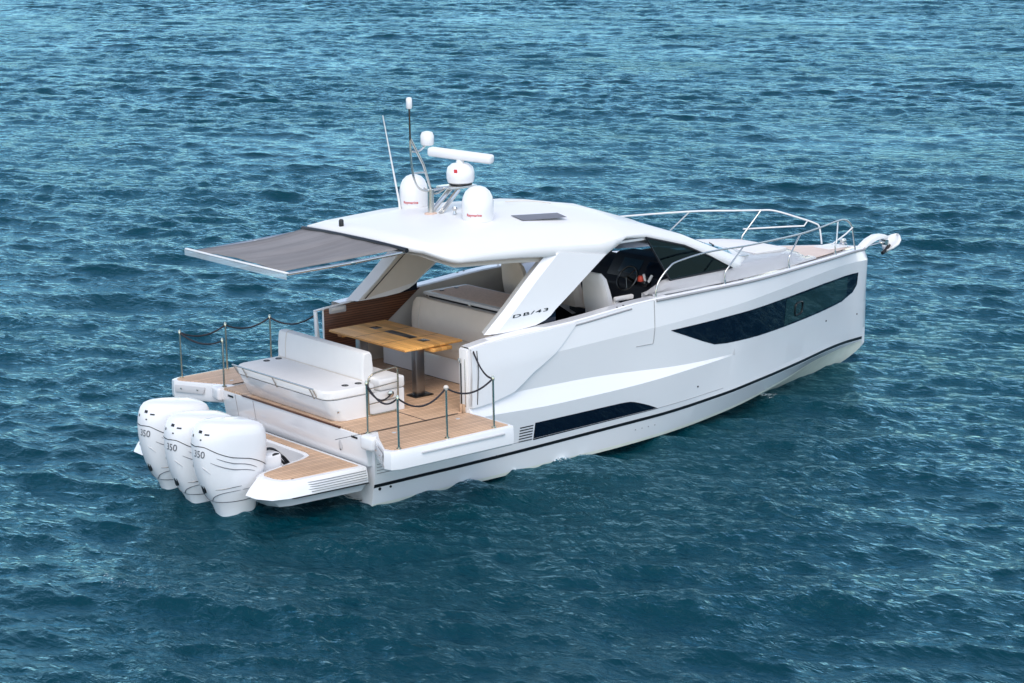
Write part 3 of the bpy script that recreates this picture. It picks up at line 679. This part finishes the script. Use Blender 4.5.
add_loft(bm, [ring(0, 2.12), ring(0, 2.172), ring(.02, 2.182)]); bm_obj('foredeck_sunpad', bm, CUSH, coach, 30)
for sg in (-1, 1):
    c = box('deck_cleat', (7.62, sg*.93, 2.235), (.20, .03, .03), STEEL, coach, rz=sg*.1, bevel=.012)
    tube('wiper', [(7.45, sg*.45, 2.36), (7.2, sg*.62, 2.45), (7.12, sg*.70, 2.47)], .010, BLACK, coach, 5)
    box('deck_cleat', (10.75, sg*.14, 1.865), (.16, .03, .035), STEEL, deck, bevel=.012)
box('windlass_hatch', (10.55, 0, 1.885), (.45, .34, .03), ROOFW, deck, bevel=.012)
lathe('windlass', (10.85, 0, 1.87), [(.07, 0), (.07, .03), (.05, .05), (.06, .09), (.05, .11), (.001, .115)], STEEL, deck, 16)

# ---- hardtop with windscreen frame
HT = [  # (x lip, y lip, z lip), (x shoulder, y, z), y-mid z, x centre, z centre
 ((1.60, 1.65, 3.030), (1.40, 1.52, 3.115), (1.06, 1.17, 3.245), (1.03, .60, 3.270), (1.03, 3.275)),
 ((1.80, 1.655, 3.015), (1.66, 1.54, 3.120), (1.40, 1.20, 3.275), (1.40, .62, 3.310), (1.40, 3.320)),
 ((2.577, 1.655, 2.965), (2.50, 1.53, 3.115), (2.4, 1.20, 3.320), (2.4, .62, 3.385), (2.4, 3.40)),
 ((3.34, 1.65, 2.890), (3.25, 1.52, 3.085), (3.2, 1.18, 3.310), (3.2, .62, 3.400), (3.2, 3.42)),
 ((4.19, 1.64, 2.785), (4.10, 1.52, 3.025), (4.05, 1.16, 3.245), (4.1, .60, 3.350), (4.1, 3.37)),
 ((4.45, 1.60, 2.900), (4.45, 1.51, 3.010), (4.5, 1.14, 3.200), (4.55, .60, 3.290), (4.6, 3.31)),
 ((4.66, 1.56, 2.965), (4.68, 1.49, 3.000), (4.8, 1.12, 3.140), (4.9, .60, 3.220), (5.0, 3.24)),
 ((5.12, 1.44, 2.900), (5.22, 1.34, 2.965), (5.45, .98, 3.015), (5.6, .55, 3.010), (5.75, 3.00)),
 ((5.92, 1.41, 2.680), (6.05, 1.30, 2.740), (6.3, .90, 2.740), (6.55, .50, 2.69), (6.7, 2.67)),
 ((6.45, 1.42, 2.440), (6.62, 1.30, 2.500), (6.9, .86, 2.495), (7.2, .48, 2.44), (7.35, 2.42)),
 ((6.88, 1.43, 2.225), (7.10, 1.30, 2.275), (7.45, .86, 2.270), (7.75, .46, 2.25), (7.92, 2.24)),
 ((7.05, 1.40, 2.150), (7.30, 1.26, 2.180), (7.7, .90, 2.200), (8.0, .44, 2.200), (8.15, 2.195)),
]
full = []
for lip, sh, md, inn, (xc, zc) in HT:
    s = [lip, tuple((np.array(lip)*.35+np.array(sh)*.65)+np.array((0, .03, .0))), sh, tuple(np.array(sh)*.5+np.array(md)*.5+np.array((0, .0, .022))), md, inn]
    full.append([(x, -y, z) for x, y, z in s] + [(xc, 0, zc)] + [(x, y, z) for x, y, z in s[::-1]])
bm = bmesh.new(); n = len(full[0])
V = [[bm.verts.new(p) for p in r] for r in full]
for i in range(len(full)-1):
    for j in range(n-1):
        if 7 <= i <= 9 and 4 <= j <= 7: continue
        bm.faces.new((V[i][j], V[i][j+1], V[i+1][j+1], V[i+1][j]))
hard = bm_obj('hardtop', bm, ROOFW, Y, 22)
mod = hard.modifiers.new('thick', 'SOLIDIFY'); mod.thickness = .07; mod.offset = -1
bm = bmesh.new()
add_grid(bm, [[full[i][j] for j in range(4, 9)] for i in range(7, 11)])
bm_obj('windscreen', bm, GLASSD, Y, 40)
# headliner hides nothing but gives the roof its depth
bm = bmesh.new(); add_grid(bm, [[(x, y*.92, z-.10) for x, y, z in full[i]] for i in range(0, 7)]); bm_obj('headliner', bm, LINER, hard, 40)
# side windows
def side_window(sg):
    o = [(5.13, 1.445, 2.892), (5.92, 1.415, 2.672), (6.45, 1.42, 2.435), (6.87, 1.435, 2.222), (6.2, 1.475, 2.222), (5.53, 1.52, 2.222)]
    bm = bmesh.new(); bm.faces.new([bm.verts.new((x, sg*y, z)) for x, y, z in o])
    wn = bm_obj('side_window', bm, GLASS, Y)
    bm = bmesh.new(); add_tube(bm, [(x, sg*(y+.004), z) for x, y, z in o]+[(o[0][0], sg*o[0][1], o[0][2])], .014, 6, False); bm_obj('window_frame', bm, BLACK, wn, 50)
    return wn
side_window(-1); side_window(1)
tube('door_track', [(4.45, -1.50, 2.90), (5.2, -1.38, 2.86)], .02, CHROMEW, hard, 6)
# slanted pillars with bevelled aft edge, carrying the model lettering
def pillar(sg):
    o = [(3.16, 2.93), (2.75, 2.60), (2.36, 2.26), (1.99, 1.965), (2.3, 1.962), (2.6, 1.968), (2.85, 1.985), (3.02, 2.03), (3.13, 2.085), (3.21, 2.15), (3.55, 2.37), (3.86, 2.58), (4.19, 2.80)]
    yo = lambda z: 1.70-.05*(z-1.97)
    bm = bmesh.new()
    cx, cz = 3.05, 2.42
    def ringp(y_off, sh): 
        r = []
        for i, (x, z) in enumerate(o):
            xx = x + (sh if i < 4 else 0)
            r.append((xx, sg*(yo(z)+y_off), z))
        return r
    add_loft(bm, [ringp(-.24, .10), ringp(-.10, .02), ringp(-.07, 0), ringp(0, .16)])
    p = bm_obj('roof_pillar', bm, WHITE, Y, 25)
    bm = bmesh.new(); add_prism(bm, [(2.15, sg*1.66, 1.93), (3.24, sg*1.66, 1.965), (3.24, sg*1.655, 2.17), (2.9, sg*1.66, 2.0)], (0, -sg*.10, 0)); bm_obj('pillar_gap_shade', bm, NAVY, p, 30)  # dark block fills the opening under the pillar in place of shade
    if sg < 0:
        me = text_mesh('DB/43', .115, shear=.1, spacing=1.2, bold=.002)
        def fm(u, v):
            x = 2.76+u*1.9; z = 2.165+v*.5+u*.05
            return Vector((x, -(yo(z)+.004), z))
        map_mesh(me, fm); link('model_lettering', me, DSTEEL, p)
    else:
        tube('panel_seam', [(2.20, 1.43, 1.99), (2.9, 1.43-.03, 2.56), (3.3, 1.41, 2.88)], .007, BLACK, p, 5)
        bm = bmesh.new(); bm.faces.new([bm.verts.new(q) for q in [(2.12+.05, sg*(1.44), 1.985), (3.10, 1.44, 2.11), (4.1, 1.41, 2.80), (3.2, 1.41, 2.90)]]); bm_obj('pillar_lining', bm, LINER, p)
pillar(-1); pillar(1)
# roof hatch, fittings
hz = lambda x, y: 3.418-.055*(y/1.0)**2-.02*abs(x-3.2)
bm = bmesh.new(); add_grid(bm, [[(x, y, 3.441-.02*abs(x-3.1)-.09*abs(y)**2+.02*max(0,-y-.9)) for y in np.linspace(y0, y1, 5)] for x, y0, y1 in ((3.14, -1.10, -.83), (3.34, -1.13, -.87), (3.64, -1.16, -.92), (3.88, -1.18, -.96))])
bm_obj('roof_hatch', bm, HATCHM, hard, 40)
nl = lathe('navigation_light', (1.22, .55, 3.28), [(.03, 0), (.035, .02), (.035, .09), (.02, .11), (.001, .112)], BLACK, hard, 12)
for x, y in ((2.55, -.32), (2.66, -.40)): lathe('horn', (x, y, 3.41), [(.03, 0), (.02, .04), (.045, .08), (.03, .10), (.001, .1)], STEEL, hard, 12)
tube('roof_cable', smooth_path([(3.75, .05, 3.405), (4.05, -.12, 3.40), (4.25, -.38, 3.37)], 4), .008, LINER, hard, 5)

# ---- awning
bm = bmesh.new(); add_tube(bm, smooth_path([(1.60, -1.60, 3.03), (1.03, -1.24, 3.20), (1.0, -.6, 3.225), (.99, 0, 3.23), (1.0, .6, 3.225), (1.03, 1.24, 3.20)][1:], 4), .034, 8)
aw = bm_obj('awning', bm, BLACK, Y, 60)
bm = bmesh.new(); rows = []
for t in np.linspace(0, 1, 22):
    x = 1.0 - 1.73*t
    y0 = -1.10+.13*math.sin(math.pi*t)+.12*t; y1 = 1.18-.05*math.sin(math.pi*t)
    rows.append([(x - .02, y0+(y1-y0)*k/20, 3.205-.085*t - .035*math.sin(math.pi*t) + .028*math.cos((k/20-.5)*math.pi) + .024*math.sin(k*.95+t*1.1)*(.25+.75*math.sin(math.pi*t))*math.sin(k*.37+1)+.006*math.sin(k*2.1-t*3)*math.sin(math.pi*t)) for k in range(21)])
add_grid(bm, rows); cl = bm_obj('awning_cloth', bm, CLOTH, aw, 80)
cl.modifiers.new('thick', 'SOLIDIFY').thickness = .006
for sg in (-1, 1):
    arm = tube('awning_arm', [(1.02, sg*1.19, 3.17), (.15, sg*1.17, 3.135), (-.76, sg*(1.07 if sg < 0 else 1.2), 3.10)], .022, STEEL, aw, 8)
    box('arm_joint', (.20, sg*1.17, 3.13), (.08, .04, .05), STEEL, arm, bevel=.01)
fb = box('front_bar', (-.765, .17, 3.112), (.05, 2.52, .022), CHROMEW, aw, bevel=.012)
box('valance', (-.785, .17, 3.064), (.010, 2.52, .07), FROST, fb, bevel=.002)

# ---- antennas, radar and domes on the roof
def dome(x, y, z, rw):
    d = lathe('satellite_dome', (x, y, z), [(.16*rw, -.03), (.205*rw, -.02), (.215*rw, .03), (.222*rw, .14), (.218*rw, .24), (.20*rw, .32), (.165*rw, .39), (.11*rw, .44), (.05*rw, .462), (.001, .466)], ENGW, Y, 32)
    me = text_mesh('Raymarine', .052, bold=.001)
    a0 = math.atan2(CAM.location.y-y, CAM.location.x-x) - .25
    def fm(u, v):
        a = a0 + u/.222/rw; return Vector((x+.2245*rw*math.cos(a), y+.2245*rw*math.sin(a), z+.085+v))
    map_mesh(me, fm); link('red_lettering', me, RED, d)
    lathe('dome_base', (x, y, z-.05), [(.17*rw, 0), (.17*rw, .03)], PANELG, d, 24)
dome(2.63, .742, 3.385, .95); dome(2.63, -.742, 3.375, 1.02)
mast = bmesh.new()
add_tube(mast, [(2.37, 0, 3.38), (2.378, 0, 3.74)], .045, 12)
add_tube(mast, [(2.46, .10, 3.40), (2.80, .09, 3.70)], .035, 8); add_tube(mast, [(2.46, -.10, 3.40), (2.80, -.09, 3.70)], .035, 8)
add_box(mast, (2.84, 0, 3.735), (.48, .34, .03), 0, .01)
add_tube(mast, [(2.38, .0, 3.72), (2.75, 0, 3.74)], .02, 8)
mast = bm_obj('radar_mast', mast, STEEL, Y, 40)
lathe('mast_foot', (2.37, 0, 3.385), [(.09, 0), (.09, .02), (.05, .03)], COUNTER, mast, 16)
bm = bmesh.new()
add_tube(bm, smooth_path([(2.36, 0, 3.72), (2.20, 0, 3.76), (2.10, 0, 3.90), (2.05, 0, 4.2), (2.045, 0, 4.46)], 5), .016, 8)
add_tube(bm, [(2.38, 0, 3.74), (2.26, 0, 4.10), (2.05, 0, 4.48)], .018, 8)
add_tube(bm, [(2.09, 0, 4.0), (2.28, 0, 3.99)], .012, 6); add_tube(bm, smooth_path([(2.08, 0, 4.30), (2.2, 0, 4.30), (2.34, 0, 4.40)], 4), .014, 6)
add_tube(bm, smooth_path([(2.30, .05, 3.76), (2.5, .05, 3.66), (2.68, .02, 3.74)], 5), .013, 6)
hoop = bm_obj('antenna_hoop', bm, STEEL, mast, 50)
an = tube('mast_pole', [(2.045, 0, 4.46), (2.045, 0, 4.93)], .014, DSTEEL, mast); lathe('gps_cap', (2.045, 0, 4.90), [(.03, 0), (.042, .02), (.042, .13), (.03, .155), (.001, .16)], ENGW, an, 14)
lathe('small_dome', (2.34, 0, 4.36), [(.05, 0), (.085, .01), (.095, .04), (.095, .14), (.075, .185), (.03, .20), (.001, .20)], ENGW, mast, 18)
rd = lathe('radar_pedestal', (2.91, 0, 3.76), [(.14, 0), (.185, .03), (.20, .09), (.20, .17), (.18, .24), (.12, .29), (.06, .30), (.05, .36), (.001, .36)], ENGW, mast, 28)
lathe('pedestal_base', (2.91, 0, 3.745), [(.16, 0), (.17, .025), (.14, .035)], BLACK, rd, 24)
MB_ = Matrix.Translation((2.92, 0, 4.165)) @ Matrix.Rotation(R(-66), 4, 'Z') @ Matrix.Rotation(R(4), 4, 'Y')
bm = bmesh.new(); add_box(bm, (0, 0, 0), (1.02, .15, .13), 0, .04, 3, M=MB_); bm_obj('radar_scanner', bm, ENGW, rd, 40)
box('red_badge', (0, 0, 0), (.004, .05, .05), RED, rd, bevel=0, M=Matrix.Translation((2.745, -.105, 3.965)) @ Matrix.Rotation(R(31), 4, 'Z'))
tube('whip_antenna', [(2.42, .80, 3.32), (2.41, .80, 3.45), (2.165, .80, 4.73)], [.026, .016, .006], CHROMEW, hard, 8)

# ---- bow rails
def bow_rail(sg):
    if sg < 0:
        p = [(4.99, 1.80, 2.07), (5.01, 1.80, 2.23), (5.10, 1.79, 2.35), (5.28, 1.78, 2.485), (5.46, 1.76, 2.54), (6.13, 1.70, 2.585), (6.96, 1.59, 2.55), (7.9, 1.30, 2.49), (8.8, .99, 2.435), (9.6, .70, 2.415), (10.15, .50, 2.415), (10.42, .42, 2.40), (10.56, .39, 2.34), (10.66, .38, 2.22), (10.73, .38, 1.86)]
    else:
        p = [(4.99, 1.80, 2.07), (5.01, 1.80, 2.23), (5.28, 1.78, 2.485), (5.46, 1.76, 2.54), (6.13, 1.70, 2.60), (6.96, 1.59, 2.60), (8.37, 1.09, 2.60), (9.2, .90, 2.54), (9.71, .83, 2.495), (9.95, .70, 2.475), (10.35, .52, 2.33), (10.62, .42, 2.22), (10.71, .40, 2.14), (10.75, .38, 1.86)]
    rl = tube('bow_rail', smooth_path([(x, sg*y, z) for x, y, z in p], 4), .014, CHROMEW if sg > 0 else STEEL, Y, 8)
    sts = [(6.48, 6.96), (8.33, 8.8), (10.07, 10.2)] if sg < 0 else [(6.48, 6.96), (8.0, 8.4), (9.33, 9.75)]
    xs = [q[0] for q in p]
    for a, b in sts:
        yb = S(a)-.07; za = T(a)+.02
        tp = (b, sg*np.interp(b, xs, [q[1] for q in p]), np.interp(b, xs, [q[2] for q in p]))
        tube('rail_post', [(a, sg*yb, za), (a, sg*yb, za+.13), (a+.008, sg*yb, za+.16), (a+.03, sg*yb, za+.19), (Vector((a+.03, sg*yb, za+.19)).lerp(Vector(tp), .3)), tp], .0125, STEEL, rl, 8)
        lathe('post_base', (a, sg*yb, za-.005), [(.03, 0), (.03, .012), (.018, .02), (.018, .06)], STEEL, rl, 10)
    if sg < 0: tube('lower_rail', [(10.02, -.53, 2.06), (10.45, -.44, 2.17), (10.66, -.385, 2.24)], .012, CHROMEW, rl, 8)
    else: tube('lower_rail', [(9.46, .93, 2.20), (10.2, .62, 2.19), (10.45, .50, 2.185), (10.50, .47, 2.27)], .013, CHROMEW, rl, 8)
bow_rail(-1); bow_rail(1)

# ---- anchor on its bow roller
bm = bmesh.new()
pr = [(11.28, 1.80), (11.45, 1.90), (11.62, 1.95), (11.80, 1.945), (11.90, 1.905), (11.88, 1.86), (11.76, 1.895), (11.60, 1.88), (11.42, 1.81), (11.26, 1.72)]
add_prism(bm, [(x, -.075, z) for x, z in pr], (0, .15, 0), .012)
roller = bm_obj('bow_roller', bm, CHROMEW, Y, 35)
box('roller_slot', (11.62, 0, 1.915), (.02, .02, .02), STEEL, roller, bevel=.003)
bm = bmesh.new(); add_tube(bm, [(11.45, 0, 1.78), (11.75, 0, 1.80), (11.97, 0, 1.75)], .022, 8)
add_lathe(bm, (11.86, 0, 1.80), [(.05, -.07), (.05, .07)], 12, Matrix.Rotation(math.pi/2, 4, 'X'))
an = bm_obj('anchor', bm, STEEL, Y, 40)
bm = bmesh.new()
rows = []
for t, wd in ((0, .03), (.2, .13), (.45, .19), (.7, .17), (.9, .09), (1, .02)):
    c = Vector((11.93+.30*t, 0, 1.60+.27*t)); nrm = Vector((-.67, 0, .74))
    rows.append([c+Vector((0, y*wd, 0))+nrm*(.05*abs(y)**1.5) for y in (-1, -.5, 0, .5, 1)])
add_grid(bm, rows)
fl = bm_obj('anchor_fluke', bm, CHROMEW, an, 60); fl.modifiers.new('thick', 'SOLIDIFY').thickness = .03
tube('anchor_stock', [(11.80, -.02, 1.62), (11.92, 0, 1.66), (12.0, 0, 1.74)], .03, BLACK, an, 8)

# ---- outboard engines: build one, copy it twice
EZ = [-.45, -.15, .03, .14, .22, .34, .45, .58, .70, .83, .95, 1.04, 1.12, 1.185, 1.235, 1.265, 1.28]
EA = [-1.66, -1.70, -1.77, -1.81, -1.86, -1.93, -1.98, -2.02, -2.045, -2.06, -2.06, -2.05, -2.03, -2.0, -1.955, -1.88, -1.76]
EF = [-1.26, -1.26, -1.25, -1.24, -1.22, -1.18, -1.15, -1.12, -1.10, -1.085, -1.08, -1.08, -1.085, -1.095, -1.12, -1.17, -1.28]
EB = [.14, .17, .205, .23, .25, .275, .292, .305, .315, .326, .33, .33, .327, .318, .295, .25, .15]
def eng(t, z, off=0):
    a, f, b = (float(np.interp(z, EZ, q)) for q in (EA, EF, EB))
    c = (a+f)/2; h = (f-a)/2+off; b = b+off
    ct, st = math.cos(t), math.sin(t)
    # narrower towards the aft end
    x = h*math.copysign(abs(ct)**.56, ct); y = b*math.copysign(abs(st)**.56, st)
    y *= 1-.36*max(0, -x/h)**1.8
    zz = z - (.13*(x+.25) if z > .9 else .13*(x+.25)*max(0, (z-.3)/.6) if z > .3 else 0)
    return Vector((c+x, y, zz))
NT = 40
def eng_rows(zs, off=0): return [[eng(2*math.pi*k/NT, z, off) for k in range(NT)] for z in zs]
def build_engine():
    bm = bmesh.new(); add_loft(bm, eng_rows([z for z in EZ if z >= .22]+[]))
    e = bm_obj('outboard_engine', bm, ENGW, Y, 40)
    bm = bmesh.new(); add_loft(bm, eng_rows([z for z in EZ if z <= .205]+[.205], -.006))
    bm_obj('engine_skirt', bm, ENGW, e, 40)
    bm = bmesh.new(); add_loft(bm, eng_rows([.20, .222], -.012)); bm_obj('skirt_seam', bm, ENGG, e, 40)
    # a parametric stroke on both sides: t from aft (pi) towards the front
    def stroke(name, pts, r=.007, m=BLACK):
        q = smooth_path([(t, z, 0) for t, z in pts], 5)
        rr = [r*(.35+.65*math.sin(math.pi*i/(len(q)-1))) for i in range(len(q))]
        for sg in (-1, 1):
            bm = bmesh.new(); add_tube(bm, [eng(math.pi+sg*(math.pi-p.x), p.y, .001) for p in q], rr, 5); bm_obj(name, bm, m, e, 60)
    PI = math.pi
    bm = bmesh.new()
    for sg in (-1, 1):
        q = smooth_path([(PI, .955, 0), (PI*.93, .965, 0), (PI*.8, .96, 0), (PI*.65, .90, 0), (PI*.5, .83, 0), (PI*.35, .75, 0), (PI*.2, .68, 0), (PI*.08, .66, 0)], 6)
        add_tube(bm, [eng(PI+sg*(PI-p.x), p.y, .0) for p in q], .006, 5)
    bm_obj('cowl_seam', bm, BLACK, e, 60)
    stroke('cowl_stripe', [(PI*.66, .83), (PI*.52, .76), (PI*.40, .67)], .006, ENGG)
    stroke('cowl_stripe', [(PI*.74, .77), (PI*.55, .69), (PI*.42, .62)], .0065, ENGG)
    stroke('cowl_stripe', [(PI*.90, .70), (PI*.83, .67), (PI*.76, .62)], .009, PANELG)
    stroke('cowl_stripe', [(PI*.75, .40), (PI*.62, .41), (PI*.50, .43)], .006, DSTEEL)
    stroke('cowl_line', [(PI*.995, .225), (PI*.95, .235), (PI*.85, .29), (PI*.65, .35), (PI*.4, .38)], .007, ENGG)
    me = text_mesh('350', .125, shear=.15, spacing=1.05, bold=.001)
    n = 60; sp_ = .26
    def fm(u, v):
        z = .86+v
        arc = [eng(PI+.16+PI*sp_*(k/n-.5)*2, z, .004) for k in range(n+1)]
        q = np.cumsum([0]+[(arc[k+1]-arc[k]).length for k in range(n)]); want = q[n//2]+u
        k = int(np.clip(np.searchsorted(q, want), 1, n)); fq = (want-q[k-1])/(q[k]-q[k-1])
        return arc[k-1].lerp(arc[k], fq)
    map_mesh(me, fm); link('power_number', me, ENGG, e)
    for t, z, a, b in ((1.06, 1.155, .07, .018), (.97, 1.085, .022, .016), (1.20, 1.13, .08, .010), (1.10, 1.055, .035, .009)):
        bm = bmesh.new(); add_grid(bm, [[eng(PI*(t+da), z+dz, .003) for dz in (-b, b)] for da in np.linspace(-a/2, a/2, 4)])
        bm_obj('cowl_vent', bm, BLACK, e, 60)
    o = eng(PI, .40)
    lathe('exhaust_outlet', (o.x+.004, 0, o.z), [(.05, -.01), (.05, .012), (.035, .014), (.001, -.0)], BLACK, e, 16, Matrix.Rotation(R(-98), 4, 'Y') @ Matrix.Diagonal((1.5, .8, 1, 1)))
    br = box('mount_bracket', (-1.0, 0, .45), (.36, .26, .50), ENGW, e, bevel=.05, seg=3)
    box('tilt_ram', (-.98, 0, .05), (.22, .20, .40), DSTEEL, br, bevel=.03)
    bm = bmesh.new()
    for y, z in ((-.05, .60), (.03, .64), (.08, .58)):
        add_tube(bm, smooth_path([(-1.12, y, z-.1), (-.95, y*2.2, z+.08), (-.78, y*1.6, z+.02), (-.60, y, .40)], 6), .018, 6)
    bm_obj('engine_hose', bm, BLACK, br, 60)
    return e
e0 = build_engine()
def copy_tree(o, parent):
    c = o.copy(); COL.objects.link(c); c.parent = parent
    for ch in list(o.children): copy_tree(ch, c)
    return c
for y in (-.745, .665):
    c = copy_tree(e0, Y); c.location = (.02 if y > 0 else 0, y, 0)
e0.location = (.01, -.035, -.05)
